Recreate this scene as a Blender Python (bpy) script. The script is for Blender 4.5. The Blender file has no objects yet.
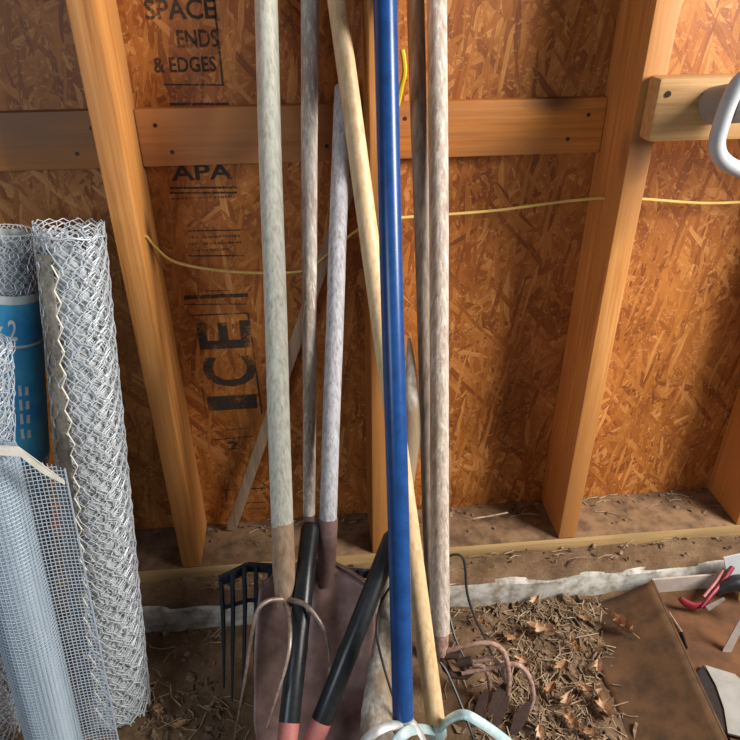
import bpy, bmesh, math, random
from mathutils import Vector as V, Matrix, noise
random.seed(7)
scene = bpy.context.scene
COL = scene.collection

# ------------------------------------------------------------------ camera
FPX, YAW, PITCH, ROLL = 690.6, 0.0927, 0.541, -0.0083
CAM = V((-0.0997, -1.0496, 1.0871))
Fw = V((math.sin(YAW)*math.cos(PITCH), math.cos(YAW)*math.cos(PITCH), -math.sin(PITCH)))
R0 = Fw.cross(V((0, 0, 1))).normalized(); U0 = R0.cross(Fw)
Rt = R0*math.cos(ROLL)+U0*math.sin(ROLL); Up = -R0*math.sin(ROLL)+U0*math.cos(ROLL)
def ray(x, y): return Fw+Rt*((x-370)/FPX)-Up*((y-370)/FPX)
def at(x, y, Y):
    d = ray(x, y); return CAM+d*((Y-CAM.y)/d.y)
def atz(x, y, Z):
    d = ray(x, y); return CAM+d*((Z-CAM.z)/d.z)
cd = bpy.data.cameras.new('camera'); co = bpy.data.objects.new('camera', cd); COL.objects.link(co)
cd.sensor_width = 36; cd.lens = FPX*36/740; cd.clip_start = .01
m = Matrix((Rt, Up, -Fw)).transposed().to_4x4(); m.translation = CAM; co.matrix_world = m
scene.camera = co

GZ = -0.10          # dirt floor
WY = 0.127          # face of the sheathing
# ------------------------------------------------------------------ materials
def mat(name):
    mt = bpy.data.materials.new(name); mt.use_nodes = True
    nt = mt.node_tree; return mt, nt, nt.nodes['Principled BSDF']
def nd(nt, typ, **kw):
    n = nt.nodes.new(typ)
    for k, v in kw.items():
        if k in n.inputs: n.inputs[k].default_value = v
        else: setattr(n, k, v)
    return n
def ramp(nt, fac, stops):
    r = nt.nodes.new('ShaderNodeValToRGB'); e = r.color_ramp.elements
    while len(e) < len(stops): e.new(.5)
    for i, (p, c) in enumerate(stops): e[i].position = p; e[i].color = (*c, 1)
    nt.links.new(fac, r.inputs[0]); return r.outputs[0]
def mixc(nt, fac, a, b, mode='MIX'):
    n = nt.nodes.new('ShaderNodeMix'); n.data_type = 'RGBA'; n.blend_type = mode
    for s, v in ((n.inputs[0], fac), (n.inputs[6], a), (n.inputs[7], b)):
        if isinstance(v, bpy.types.NodeSocket): nt.links.new(v, s)
        else: s.default_value = v if not isinstance(v, tuple) else (*v, 1)
    return n.outputs[2]
def math_(nt, op, a, b=None, c=None):
    n = nt.nodes.new('ShaderNodeMath'); n.operation = op
    for i, v in enumerate((a, b, c)):
        if v is None: continue
        if isinstance(v, bpy.types.NodeSocket): nt.links.new(v, n.inputs[i])
        else: n.inputs[i].default_value = v
    return n.outputs[0]
def bump(nt, bs, h, strength, dist=.002):
    b = nd(nt, 'ShaderNodeBump', Strength=strength, Distance=dist)
    nt.links.new(h, b.inputs['Height']); nt.links.new(b.outputs[0], bs.inputs['Normal'])
def coords(nt, scale=(1, 1, 1), rot=(0, 0, 0), which='Object', rnd=False):
    t = nt.nodes.new('ShaderNodeTexCoord'); mp = nt.nodes.new('ShaderNodeMapping')
    mp.inputs['Scale'].default_value = scale; mp.inputs['Rotation'].default_value = rot
    nt.links.new(t.outputs[which], mp.inputs[0])
    if rnd:
        oi = nt.nodes.new('ShaderNodeObjectInfo')
        nt.links.new(math_(nt, 'MULTIPLY', oi.outputs['Random'], 37.0), mp.inputs['Location'])
    return mp.outputs[0]
def noisef(nt, vec, scale, detail=5, rough=.6):
    n = nd(nt, 'ShaderNodeTexNoise', Scale=scale, Detail=detail, Roughness=rough)
    nt.links.new(vec, n.inputs['Vector']); return n.outputs[0]

def wood(name, stops, along=(1, 1, .05), gscale=90, rough=.65, blotch=None, knots=0, bumps=.35, spots=None):
    mt, nt, bs = mat(name)
    v = coords(nt, along, rnd=True)
    g = noisef(nt, v, gscale, 6, .65)
    c = ramp(nt, g, stops)
    if blotch:
        v2 = coords(nt, tuple(.25+.75*a for a in along), rnd=True)
        b = noisef(nt, v2, blotch[1], 3, .5)
        f = ramp(nt, b, [(.42, (0, 0, 0)), (.62, (1, 1, 1))])
        c = mixc(nt, f, c, blotch[0])
    if knots:
        v3 = coords(nt, tuple(.4+.6*a for a in along), rnd=True)
        vo = nd(nt, 'ShaderNodeTexVoronoi', Scale=knots); nt.links.new(v3, vo.inputs['Vector'])
        f = ramp(nt, vo.outputs['Distance'], [(.06, (1, 1, 1)), (.16, (0, 0, 0))])
        c = mixc(nt, f, c, (.16, .06, .018))
    if spots:
        v4 = coords(nt, (1, 1, .14), rnd=True)
        f = ramp(nt, noisef(nt, v4, spots[1], 4, .7), [(.5, (0, 0, 0)), (.66, (1, 1, 1))])
        c = mixc(nt, f, c, spots[0])
    nt.links.new(c, bs.inputs['Base Color']); bs.inputs['Roughness'].default_value = rough
    bump(nt, bs, g, bumps, .0015); return mt
def plain(name, col, rough=.5, metal=0, var=.25, scale=60, bumps=.1, col2=None, stretch=(1, 1, 1)):
    mt, nt, bs = mat(name); v = coords(nt, stretch, rnd=True)
    n = noisef(nt, v, scale, 5, .65)
    c2 = col2 or tuple(x*(1-var) for x in col)
    c = ramp(nt, n, [(.35, c2), (.6, col)])
    nt.links.new(c, bs.inputs['Base Color']); bs.inputs['Roughness'].default_value = rough
    bs.inputs['Metallic'].default_value = metal
    if bumps: bump(nt, bs, n, bumps, .001)
    return mt

def osb_mat():
    mt, nt, bs = mat('oriented_strand_board')
    tc = nt.nodes.new('ShaderNodeTexCoord'); sp = nt.nodes.new('ShaderNodeSeparateXYZ'); cb = nt.nodes.new('ShaderNodeCombineXYZ')
    nt.links.new(tc.outputs['Object'], sp.inputs[0]); nt.links.new(sp.outputs[0], cb.inputs[0]); nt.links.new(sp.outputs[2], cb.inputs[1])
    wob = nd(nt, 'ShaderNodeTexNoise', Scale=14, Detail=2); nt.links.new(cb.outputs[0], wob.inputs['Vector'])
    wv = nt.nodes.new('ShaderNodeVectorMath'); wv.operation = 'MULTIPLY_ADD'
    nt.links.new(wob.outputs['Color'], wv.inputs[0]); wv.inputs[1].default_value = (.012, .012, 0); nt.links.new(cb.outputs[0], wv.inputs[2])
    rng = random.Random(3); col = None; hgt = None
    angs = [95, 70, 120, 20, 150, 84, 48, 100]
    for i, a in enumerate(angs):
        vr = nt.nodes.new('ShaderNodeVectorRotate'); vr.rotation_type = 'Z_AXIS'; vr.inputs['Angle'].default_value = math.radians(a)
        nt.links.new(wv.outputs[0], vr.inputs[0])
        L = rng.uniform(.06, .12); W = rng.uniform(.006, .015)
        mp = nt.nodes.new('ShaderNodeMapping'); mp.inputs['Scale'].default_value = (1/L, 1/W, 1); mp.inputs['Location'].default_value = (i*7.3, i*3.1, 0)
        nt.links.new(vr.outputs[0], mp.inputs[0])
        vo = nd(nt, 'ShaderNodeTexVoronoi', Scale=1, Randomness=1); vo.voronoi_dimensions = '2D'; vo.feature = 'F1'
        nt.links.new(mp.outputs[0], vo.inputs['Vector'])
        s = nt.nodes.new('ShaderNodeSeparateColor'); nt.links.new(vo.outputs['Color'], s.inputs[0])
        mp2 = nt.nodes.new('ShaderNodeMapping'); mp2.inputs['Scale'].default_value = (16, 300, 1)
        nt.links.new(vr.outputs[0], mp2.inputs[0])
        fib = noisef(nt, mp2.outputs[0], 1, 4, .6)
        tone = math_(nt, 'ADD', math_(nt, 'MULTIPLY', s.outputs[0], .75), math_(nt, 'MULTIPLY', fib, .42))
        c = ramp(nt, tone, [(.08, (.17, .045, .007)), (.36, (.325, .100, .015)), (.62, (.42, .145, .024)), (.86, (.50, .195, .042)), (1.0, (.64, .30, .095))])
        if col is None: col = c; hgt = tone
        else:
            mk = math_(nt, 'GREATER_THAN', s.outputs[1], .70)
            edge = math_(nt, 'LESS_THAN', vo.outputs['Distance'], .62)
            mk = math_(nt, 'MULTIPLY', mk, edge)
            col = mixc(nt, mk, col, c)
            hn = nt.nodes.new('ShaderNodeMix'); nt.links.new(mk, hn.inputs[0]); nt.links.new(hgt, hn.inputs[2])
            nt.links.new(math_(nt, 'ADD', tone, .25), hn.inputs[3]); hgt = hn.outputs[0]
    st = ramp(nt, noisef(nt, cb.outputs[0], 5, 4, .6), [(.38, (.72, .66, .52)), (.6, (1, 1, 1))])
    col = mixc(nt, 1.0, col, st, 'MULTIPLY')
    sc = nt.nodes.new('ShaderNodeMapping'); sc.inputs['Scale'].default_value = (1, 1, 1); nt.links.new(cb.outputs[0], sc.inputs[0])
    wn = nd(nt, 'ShaderNodeTexNoise', Scale=55, Detail=3, Distortion=2.5); nt.links.new(sc.outputs[0], wn.inputs['Vector'])
    col = mixc(nt, ramp(nt, wn.outputs[0], [(.58, (0, 0, 0)), (.68, (.55, .55, .55))]), col, (.60, .30, .11))
    nt.links.new(col, bs.inputs['Base Color']); bs.inputs['Roughness'].default_value = .55
    bump(nt, bs, hgt, .55, .0018); return mt

M = {}
M['osb'] = osb_mat()
PINE = [(.25, (.31, .108, .020)), (.5, (.52, .215, .050)), (.75, (.64, .32, .10))]
M['stud'] = wood('pine_stud', PINE, (1, 1, .035), 120, .6, ((.45, .19, .05), 7), 6)
M['rail'] = wood('pine_rail', [(.25, (.34, .11, .017)), (.5, (.56, .205, .036)), (.75, (.66, .28, .065))], (.035, 1, 1), 110, .6, ((.27, .125, .055), 6), 6)
M['rail_grey'] = wood('greyed_rail', [(.25, (.23, .092, .03)), (.5, (.37, .165, .06)), (.75, (.47, .225, .085))], (.035, 1, 1), 110, .65, ((.42, .18, .05), 5), 7)
M['board'] = wood('pale_board', [(.25, (.38, .19, .065)), (.5, (.52, .295, .115)), (.75, (.62, .39, .18))], (.035, 1, 1), 110, .6)
M['plate'] = wood('treated_plate', [(.25, (.34, .20, .07)), (.5, (.48, .31, .13)), (.75, (.58, .41, .20))], (.03, 1, 1), 90, .7, ((.30, .19, .08), 12))
M['dust'] = plain('settled_dust', (.23, .135, .068), .95, 0, .5, 30, .5, (.10, .055, .026))
M['concrete'] = plain('pale_concrete', (.54, .52, .47), .9, 0, .4, 35, .6, (.24, .20, .15))
def dirt_mat():
    mt, nt, bs = mat('dry_dirt'); v = coords(nt)
    a = noisef(nt, v, 14, 8, .7); b = noisef(nt, v, 220, 4, .7)
    t = math_(nt, 'ADD', math_(nt, 'MULTIPLY', a, .7), math_(nt, 'MULTIPLY', b, .35))
    c = ramp(nt, t, [(.32, (.05, .027, .012)), (.5, (.135, .078, .038)), (.66, (.225, .142, .078)), (.8, (.34, .235, .15))])
    nt.links.new(c, bs.inputs['Base Color']); bs.inputs['Roughness'].default_value = .95
    bump(nt, bs, t, .8, .006); return mt
M['dirt'] = dirt_mat()
GREY = [(.3, (.26, .21, .165)), (.48, (.47, .41, .345)), (.62, (.60, .55, .48)), (.8, (.70, .66, .60))]
M['grey_a'] = wood('silvered_handle', [(.3, (.34, .32, .25)), (.5, (.56, .545, .45)), (.75, (.72, .71, .62))], (1, 1, .015), 210, .6, None, 0, .4)
M['grey_b'] = wood('grey_handle', GREY, (1, 1, .02), 200, .7, ((.33, .26, .21), 30), 0, .4, ((.68, .64, .58), 190))
M['grey_c'] = wood('cool_grey_handle', [(.3, (.26, .245, .255)), (.5, (.43, .42, .44)), (.75, (.58, .57, .585))], (1, 1, .02), 200, .7, None, 0, .4, ((.25, .22, .21), 210))
M['grey_f'] = wood('dark_weathered_handle', [(.3, (.12, .088, .062)), (.5, (.24, .19, .145)), (.75, (.38, .32, .26))], (1, 1, .05), 150, .75)
M['grey_g'] = wood('brown_grey_handle', [(.3, (.26, .19, .14)), (.5, (.44, .355, .285)), (.75, (.60, .52, .44))], (1, 1, .022), 200, .75, None, 0, .5, ((.66, .61, .54), 170))
M['old'] = wood('old_grey_wood', [(.3, (.17, .125, .085)), (.47, (.42, .36, .28)), (.6, (.58, .54, .47)), (.8, (.72, .70, .64))], (1, 1, .10), 110, .8, ((.26, .18, .11), 14), 0, .6)
M['tan'] = wood('ash_handle', [(.3, (.50, .31, .14)), (.5, (.68, .47, .25)), (.75, (.78, .60, .36))], (1, 1, .015), 130, .5, None, 0, .2)
M['lath'] = wood('grey_lath', [(.3, (.22, .14, .08)), (.5, (.34, .23, .14)), (.75, (.44, .32, .21))], (1, 1, .05), 120, .75)
M['brownwood'] = wood('worn_brown_wood', [(.3, (.25, .15, .085)), (.5, (.40, .27, .17)), (.75, (.52, .38, .26))], (1, 1, .05), 150, .6)
M['darkscar'] = plain('dark_scar', (.05, .04, .03), .7)
M['blue'] = plain('blue_paint', (.010, .062, .225), .3, 0, .3, 40, .06)
M['black'] = plain('black_rubber', (.016, .018, .021), .33, 0, .4, 90, .1)
M['blackp'] = plain('black_plastic', (.018, .026, .042), .45, 0, .4, 70, .1)
M['redmetal'] = plain('faded_red_paint', (.38, .13, .115), .6, 0, .3, 90, .2, (.33, .10, .08))
M['red'] = plain('crimson_plastic', (.26, .014, .028), .45, 0, .4, 80, .1)
M['pinkgrip'] = plain('pale_red_grip', (.45, .16, .16), .5, 0, .3, 120, .2)
M['rust'] = plain('rusty_steel', (.30, .165, .115), .75, .25, .5, 110, .5, (.17, .075, .045))
M['rustpink'] = plain('rusted_tines', (.50, .34, .275), .7, .3, .5, 120, .5, (.26, .13, .09))
M['rustdark'] = plain('dark_rust', (.065, .035, .025), .8, .3, .4, 100, .4)
M['spade'] = plain('brown_oxidised_steel', (.245, .155, .135), .5, .45, .4, 30, .15, (.15, .085, .072))
M['forksteel'] = plain('worn_fork_steel', (.40, .32, .27), .5, .6, .4, 90, .2, (.22, .15, .115))
M['silver'] = plain('bare_steel', (.60, .60, .57), .5, .6, .25, 80, .1)
M['aqua'] = plain('pale_aqua_paint', (.56, .74, .75), .35, .25, .2, 60, .1, (.44, .60, .62))
M['galv'] = plain('galvanised_wire', (.64, .68, .71), .5, .2, .12, 60, 0)
M['galvwarm'] = plain('creamy_wire', (.80, .74, .60), .5, .2, .15, 60, 0)
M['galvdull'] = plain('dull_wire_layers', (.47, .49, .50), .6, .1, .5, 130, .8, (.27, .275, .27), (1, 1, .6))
M['cloth'] = plain('galvanised_mesh', (.47, .56, .64), .5, .15, .12, 60, 0)
M['wiredark'] = plain('dark_steel_wire', (.06, .058, .055), .45, .6, .3, 60, 0)
M['cream'] = plain('cream_strip', (.62, .60, .52), .7, 0, .2, 60, .1)
M['labelblue'] = plain('blue_paper', (.03, .27, .56), .35, 0, .3, 20, 0, (.06, .38, .56))
M['labelwhite'] = plain('white_print', (.62, .68, .64), .5, 0, .2, 60, 0)
M['cable'] = plain('yellow_sheath', (.66, .46, .13), .45, 0, .2, 40, 0)
M['yellow'] = plain('bright_yellow', (.72, .48, .02), .4, 0, .15, 40, 0)
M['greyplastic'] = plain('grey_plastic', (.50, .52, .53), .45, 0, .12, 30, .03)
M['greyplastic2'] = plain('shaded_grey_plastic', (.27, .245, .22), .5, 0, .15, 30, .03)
M['carton'] = plain('brown_cardboard', (.105, .050, .018), .9, 0, .35, 26, .3, (.055, .027, .010))
M['cartonin'] = plain('shaded_cardboard', (.15, .062, .022), .85, 0, .4, 18, .15, (.08, .034, .012))  # box inside: its shadow is put into this dark colour
M['white'] = plain('off_white', (.44, .38, .33), .7, 0, .2, 30, .05)
M['panel'] = plain('grey_white_panel', (.32, .31, .285), .7, 0, .2, 25, .05)
M['leaf'] = plain('dry_leaf', (.42, .24, .12), .8, 0, .4, 60, .3, (.25, .125, .055))
M['leafpale'] = plain('pale_dry_leaf', (.55, .38, .24), .8, 0, .4, 60, .3, (.36, .21, .12))
M['straw'] = plain('straw', (.46, .35, .22), .85, 0, .5, 30, 0, (.17, .10, .05))
M['chip'] = plain('litter', (.27, .18, .11), .9, 0, .5, 45, 0, (.06, .033, .018))
M['nail'] = plain('nail_head', (.06, .045, .035), .5, .6, .3, 60, 0)
def ink_mat():
    mt, nt, bs = mat('stencil_ink'); v = coords(nt)
    n = noisef(nt, v, 160, 5, .75); n2 = noisef(nt, v, 25, 2, .5)
    t = math_(nt, 'ADD', math_(nt, 'MULTIPLY', n, .6), math_(nt, 'MULTIPLY', n2, .4))
    a = ramp(nt, t, [(.38, (.15, .15, .15)), (.50, (.85, .85, .85))])
    nt.links.new(a, bs.inputs['Alpha']); bs.inputs['Base Color'].default_value = (.035, .028, .022, 1); bs.inputs['Roughness'].default_value = .8
    return mt
M['ink'] = ink_mat()

# ------------------------------------------------------------------ mesh helpers
class MB:
    def __init__(s): s.v = []; s.f = []
    def add(s, vs, fs):
        o = len(s.v); s.v += [V(p) for p in vs]; s.f += [tuple(i+o for i in f) for f in fs]
    def box(s, c, half, ax=None):
        X, Y, Z = ax or (V((1, 0, 0)), V((0, 1, 0)), V((0, 0, 1))); c = V(c)
        vs = [c+X*(half[0]*i)+Y*(half[1]*j)+Z*(half[2]*k) for i in (-1, 1) for j in (-1, 1) for k in (-1, 1)]
        s.add(vs, [(0, 1, 3, 2), (4, 6, 7, 5), (0, 4, 5, 1), (2, 3, 7, 6), (0, 2, 6, 4), (1, 5, 7, 3)])
    def tube(s, pts, rad, n=10, flat=None, cap=True):
        # flat = (w, t, normal hint): elliptical/flat section
        pts = [V(p) for p in pts]; k = len(pts)
        if not hasattr(rad, '__len__'): rad = [rad]*k
        rings = []; prevx = None
        for i, p in enumerate(pts):
            t = (pts[min(i+1, k-1)]-pts[max(i-1, 0)])
            if t.length < 1e-9: t = V((0, 0, 1))
            t.normalize()
            if prevx is None:
                h = V((0, 1, 0)) if abs(t.y) < .9 else V((1, 0, 0))
                x = (h-t*h.dot(t)).normalized()
            else: x = (prevx-t*prevx.dot(t)).normalized()
            prevx = x; y = t.cross(x); ring = []
            for j in range(n):
                a = 2*math.pi*(j+.5)/n
                ca, sa = math.cos(a), math.sin(a)
                if flat: ca *= flat[0]; sa *= flat[1]
                ring.append(p+x*(ca*rad[i])+y*(sa*rad[i]))
            rings.append(ring)
        o = len(s.v)
        for r in rings: s.v += r
        for i in range(k-1):
            for j in range(n):
                a = o+i*n+j; b = o+i*n+(j+1) % n
                s.f.append((a, b, b+n, a+n))
        if cap:
            s.f.append(tuple(o+j for j in reversed(range(n)))); s.f.append(tuple(o+(k-1)*n+j for j in range(n)))
    def prism(s, poly, d):
        # poly: list of points (one planar face), extruded by vector d
        n = len(poly); poly = [V(p) for p in poly]
        s.add(poly+[p+d for p in poly], [tuple(range(n)), tuple(reversed(range(n, 2*n)))]+[(i, i+n, (i+1) % n+n, (i+1) % n) for i in range(n)])
    def build(s, name, m, parent=None, smooth=True, bevel=0, sharp=40):
        me = bpy.data.meshes.new(name)
        off = parent_world(parent) if parent else None
        org = None
        if parent is None and s.v:
            org = V((sum(p.x for p in s.v)/len(s.v), sum(p.y for p in s.v)/len(s.v), min(p.z for p in s.v)))
        base = off if parent else org
        me.from_pydata([p-base for p in s.v], [], s.f)
        bm = bmesh.new(); bm.from_mesh(me)
        bmesh.ops.recalc_face_normals(bm, faces=bm.faces)
        if bevel: bmesh.ops.bevel(bm, geom=bm.edges, offset=bevel, segments=2, profile=.6, affect='EDGES')
        bm.to_mesh(me); bm.free()
        if smooth:
            for p in me.polygons: p.use_smooth = True
            me.set_sharp_from_angle(angle=math.radians(sharp))
        mats = m if isinstance(m, list) else [m]
        for x in mats: me.materials.append(x)
        ob = bpy.data.objects.new(name, me); COL.objects.link(ob)
        if parent: ob.parent = parent
        else: ob.location = org
        return ob
def parent_world(o):
    l = V((0, 0, 0))
    while o is not None: l += o.location; o = o.parent
    return l
def empty(name, loc, label, cat, group=None):
    o = bpy.data.objects.new(name, None); COL.objects.link(o); o.location = loc; o.empty_display_size = .05
    return tag(o, label, cat, group)
def tag(o, label=None, cat=None, group=None, kind=None):
    if label: o['label'] = label
    if cat: o['category'] = cat
    if group: o['group'] = group
    if kind: o['kind'] = kind
    return o
def spline(pts, n=8):
    pts = [V(p) for p in pts]; out = []
    P = [pts[0]*2-pts[1]]+pts+[pts[-1]*2-pts[-2]]
    for i in range(1, len(P)-2):
        a, b, c, d = P[i-1], P[i], P[i+1], P[i+2]
        for j in range(n):
            t = j/n
            out.append(.5*((2*b)+(c-a)*t+(2*a-5*b+4*c-d)*t*t+(3*b-a-3*c+d)*t**3))
    out.append(pts[-1]); return out
def lerpl(vals, n):
    out = []
    for i in range(len(vals)-1):
        for j in range(n): out.append(vals[i]+(vals[i+1]-vals[i])*j/n)
    out.append(vals[-1]); return out
def pole_pts(a, b, n=14, bow=0, seed=0):
    out = []
    for i in range(n+1):
        t = i/n; p = a.lerp(b, t)
        p = p+V((noise.noise(V((seed, t*2.3, 0)))*bow, noise.noise(V((seed+9, t*2.3, 0)))*bow*.4, 0))*math.sin(math.pi*t)
        out.append(p)
    return out
def rpx(px, p):       # radius in metres of something px pixels wide at point p
    return .5*px*(V(p)-CAM).dot(Fw)/FPX

# ------------------------------------------------------------------ setting: floor, curb, plate, sheathing, studs, rails
def build_floor():
    mb = MB(); nx, ny = 150, 90; x0, x1, y0, y1 = -1.6, 1.7, -1.5, .0
    for j in range(ny+1):
        for i in range(nx+1):
            u = i/nx; x = x0+(x1-x0)*u; y = y0+(y1-y0)*(j/ny)**.7
            p = V((x, y, 0))
            z = GZ-.006+.010*noise.noise(p*6)+.006*noise.noise(p*21)+.003*noise.noise(p*60)
            mb.v.append(V((x, y, z)))
    for j in range(ny):
        for i in range(nx):
            a = j*(nx+1)+i; mb.f.append((a, a+1, a+nx+2, a+nx+1))
    o = mb.build('floor', M['dirt']); tag(o, 'brown dirt floor in front of the stud wall', 'floor', kind='structure')
    return o
build_floor()
mb = MB(); mb.box((0, .43, .60), (2.0, .3, .95)); mb2 = MB()
mb = MB(); mb.box((.05, WY+.006, .61), (1.75, .006, .65))
wall = mb.build('wall_back', M['osb'], smooth=False); tag(wall, 'orange strand board sheathing behind the studs', 'wall', kind='structure')
# concrete curb, rough front edge
mb = MB(); n = 160
sec = [(-.066, GZ-.05), (-.068, GZ), (-.067, -.052), (-.060, -.042), (-.03, -.038), (WY, -.038), (WY, GZ-.05)]
for i in range(n+1):
    x = -1.6+3.3*i/n
    for k, (y, z) in enumerate(sec):
        q = V((x*9, y*30, z*30)); d = .005 if k in (1, 2, 3) else 0
        mb.v.append(V((x, y+d*noise.noise(q), z+d*.8*noise.noise(q+V((5, 5, 5))))))
ns = len(sec)
for i in range(n):
    for k in range(ns-1):
        a = i*ns+k; mb.f.append((a, a+1, a+ns+1, a+ns))
o = mb.build('trim_1', M['concrete'], smooth=True); tag(o, 'pale concrete foundation curb under the sill', 'curb', kind='structure')
# dirt lying on the curb
mb = MB(); nx, ny = 260, 10
for i in range(nx+1):
    x = -1.5+3.1*i/nx
    for k in range(ny+1):
        t = k/ny; y = -.064+.070*t+.010*noise.noise(V((x*12, t*2, 3)))*(1-t)
        z = -.0395+.013*math.sin(math.pi*min(1, t*.62+.02))*(.7+.6*noise.noise(V((x*16, y*40, 1))))+.003*noise.noise(V((x*60, y*90, 2)))
        if k == 0: z = -.046
        mb.v.append(V((x, y, z)))
for i in range(nx):
    for k in range(ny):
        a = i*(ny+1)+k; mb.f.append((a, a+1, a+ny+2, a+ny+1))
o = mb.build('dirt_layer', M['dirt']); tag(o, 'crumbly brown dirt lying along the top of the concrete curb', 'dirt', kind='stuff')
# sill plate with dusty top
mb = MB(); mb.box((.05, WY/2, -.019), (1.6, WY/2-.0005, .0185))
pl = mb.build('trim_2', [M['plate'], M['dust']], bevel=.003); tag(pl, 'yellowish sill plate along the foot of the wall, dusty on top', 'sill', kind='structure')
for p in pl.data.polygons:
    if p.normal.z > .9: p.material_index = 1
# studs: left, middle, right, far right
def stud(name, x, lab, tilt=0):
    mb = MB(); mb.box((x+.019, WY/2, .62), (.019, WY/2-.0005, .6195))
    o = mb.build(name, M['stud'], bevel=.003); tag(o, lab, 'stud', kind='structure')
    return o
studs = [stud('trim_3', -.3962, 'leftmost wooden stud of the wall, beside the wire rolls'),
         stud('trim_4', 0, 'middle wooden stud behind the blue handle'),
         stud('trim_5', .4046, 'wooden stud right of the tools, with the nailed-on board'),
         stud('trim_6', .8084, 'wooden stud at the right edge of the photo')]
# rails between studs (19 mm boards)
RZ = .7955+.0445
def rail(name, xa, xb, m_, lab):
    mb = MB(); mb.box(((xa+xb)/2, WY-.0105, RZ), ((xb-xa)/2-.0006, .0095, .0445))
    o = mb.build(name, m_, bevel=.003); tag(o, lab, 'rail', kind='structure')
    for k in range(4):
        b = MB(); x = (xa+.03, xa+.05, xb-.03, xb-.06)[k]; z = RZ+(.02, -.022, .018, -.02)[k]
        b.tube([V((x, WY-.0205, z)), V((x, WY-.0192, z))], .0035, 8); b.build('nail', M['nail'], o)
    return o
rail('trim_7', -1.2, -.3962, M['rail'], 'rail board left of the leftmost stud')
rail('trim_8', -.3582, 0, M['rail_grey'], 'greyed rail board between the left and middle studs')
rail('trim_9', .038, .4046, M['rail'], 'orange rail board between the middle and right studs')
# board nailed over the front of the right stud
pa = at(643, 74, 0); pb = at(655, 137, 0)
mb = MB(); mb.box((.4046+.459, -.0195, (pa.z+pb.z)/2), (.45, .019, .0445))
bd = mb.build('trim_10', M['board'], bevel=.006); tag(bd, 'pale board nailed across the front of the right stud', 'board', kind='structure')
b = MB(); q = at(668, 94, -.039); b.tube([q, q+V((0, -.0012, 0))], .0045, 8); b.build('nail', M['nail'], bd)
# nail heads / knots on the plate left out

# ------------------------------------------------------------------ stencils on the sheathing
YT = WY-.0006
def mesh_from_text(txt):
    cu = bpy.data.curves.new('t', 'FONT'); cu.body = txt; cu.resolution_u = 3; cu.offset = .02
    ob = bpy.data.objects.new('t', cu); COL.objects.link(ob)
    dg = bpy.context.evaluated_depsgraph_get(); me = bpy.data.meshes.new_from_object(ob.evaluated_get(dg))
    vs = [v.co.copy() for v in me.vertices]; fs = [tuple(p.vertices) for p in me.polygons]
    bpy.data.objects.remove(ob); bpy.data.curves.remove(cu); bpy.data.meshes.remove(me)
    return vs, fs
def norm_text(txt):
    vs, fs = mesh_from_text(txt)
    x0 = min(v.x for v in vs); x1 = max(v.x for v in vs); y0 = min(v.y for v in vs); y1 = max(v.y for v in vs)
    return [((v.x-x0)/(x1-x0), (v.y-y0)/(y1-y0)) for v in vs], fs
def stencil(name, txt, px0, py0, px1, py1, rot=False):
    # box in world on the board, from the pixel corners of the board's own plane
    a = at(px0, py1, YT); b = at(px1, py0, YT)
    vs, fs = norm_text(txt); mb = MB(); out = []
    for u, w in vs:
        if rot: u, w = 1-w, u
        out.append(V((a.x+(b.x-a.x)*u, YT, a.z+(b.z-a.z)*w)))
    mb.add(out, fs); return mb.build(name, M['ink'], wall, smooth=False)
def bars(name, segs):
    mb = MB()
    for (xa, ya, xb, yb, w) in segs:
        a = at(xa, ya, YT); b = at(xb, yb, YT); t = (b-a).normalized(); s_ = V((-t.z, 0, t.x))*(w*.5*1.15/FPX)
        mb.add([a-s_, b-s_, b+s_, a+s_], [(0, 1, 2, 3)])
    return mb.build(name, M['ink'], wall, smooth=False)
stencil('stencil_lettering', 'SPACE', 146, -2, 214, 20)
stencil('stencil_lettering', 'ENDS', 178, 29, 217, 48)
stencil('stencil_lettering', '& EDGES', 155, 56, 215, 73)
bars('stencil_frame', [(213, -10, 223, 86, 2), (163, 84.5, 223, 85, 1.4), (170, 104, 229, 104, 2.4)])
stencil('stencil_lettering', 'APA', 172, 163, 231, 181)
stencil('stencil_lettering', 'RATED SHEATHING', 172, 195.5, 235, 200)
stencil('stencil_lettering', 'PS 2-10 SHEATHING', 189, 234.5, 240, 239)
stencil('stencil_lettering', 'PRP-133 HUD-UM-40', 189, 241, 241, 245.5)
stencil('stencil_lettering', '7/16 CATEGORY', 191, 248, 229, 252)
bars('stencil_frame', [(170, 188, 237, 187.5, 2.2), (170, 193, 237, 192.5, 2), (187, 231, 241, 230, 1.3), (188, 256, 244, 255.5, 1.6)])
bars('stencil_frame', [(184, 297.5, 248, 295, 4.5), (204, 291, 231, 290.5, 1), (184, 304.5, 247, 304, 1.3), (192, 315.5, 248, 313, 1.7), (248, 313, 262, 414, 2), (202, 386, 206, 412, 1.2)])
stencil('stencil_lettering', 'E', 200, 320, 248, 350, True); stencil('stencil_lettering', 'C', 206, 355, 255, 388, True); stencil('stencil_lettering', 'I', 209, 394, 256, 411, True)
bars('stencil_frame', [(214, 440, 253, 436, 1.6), (225, 430, 250, 428, 1), (222, 490, 233, 490, 1.6), (246, 489, 265, 488, 2), (246, 503, 266, 502, 1.4), (246, 509, 266, 508, 1.4)])
stencil('stencil_lettering', '2', 228, 441, 238, 450)

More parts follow.
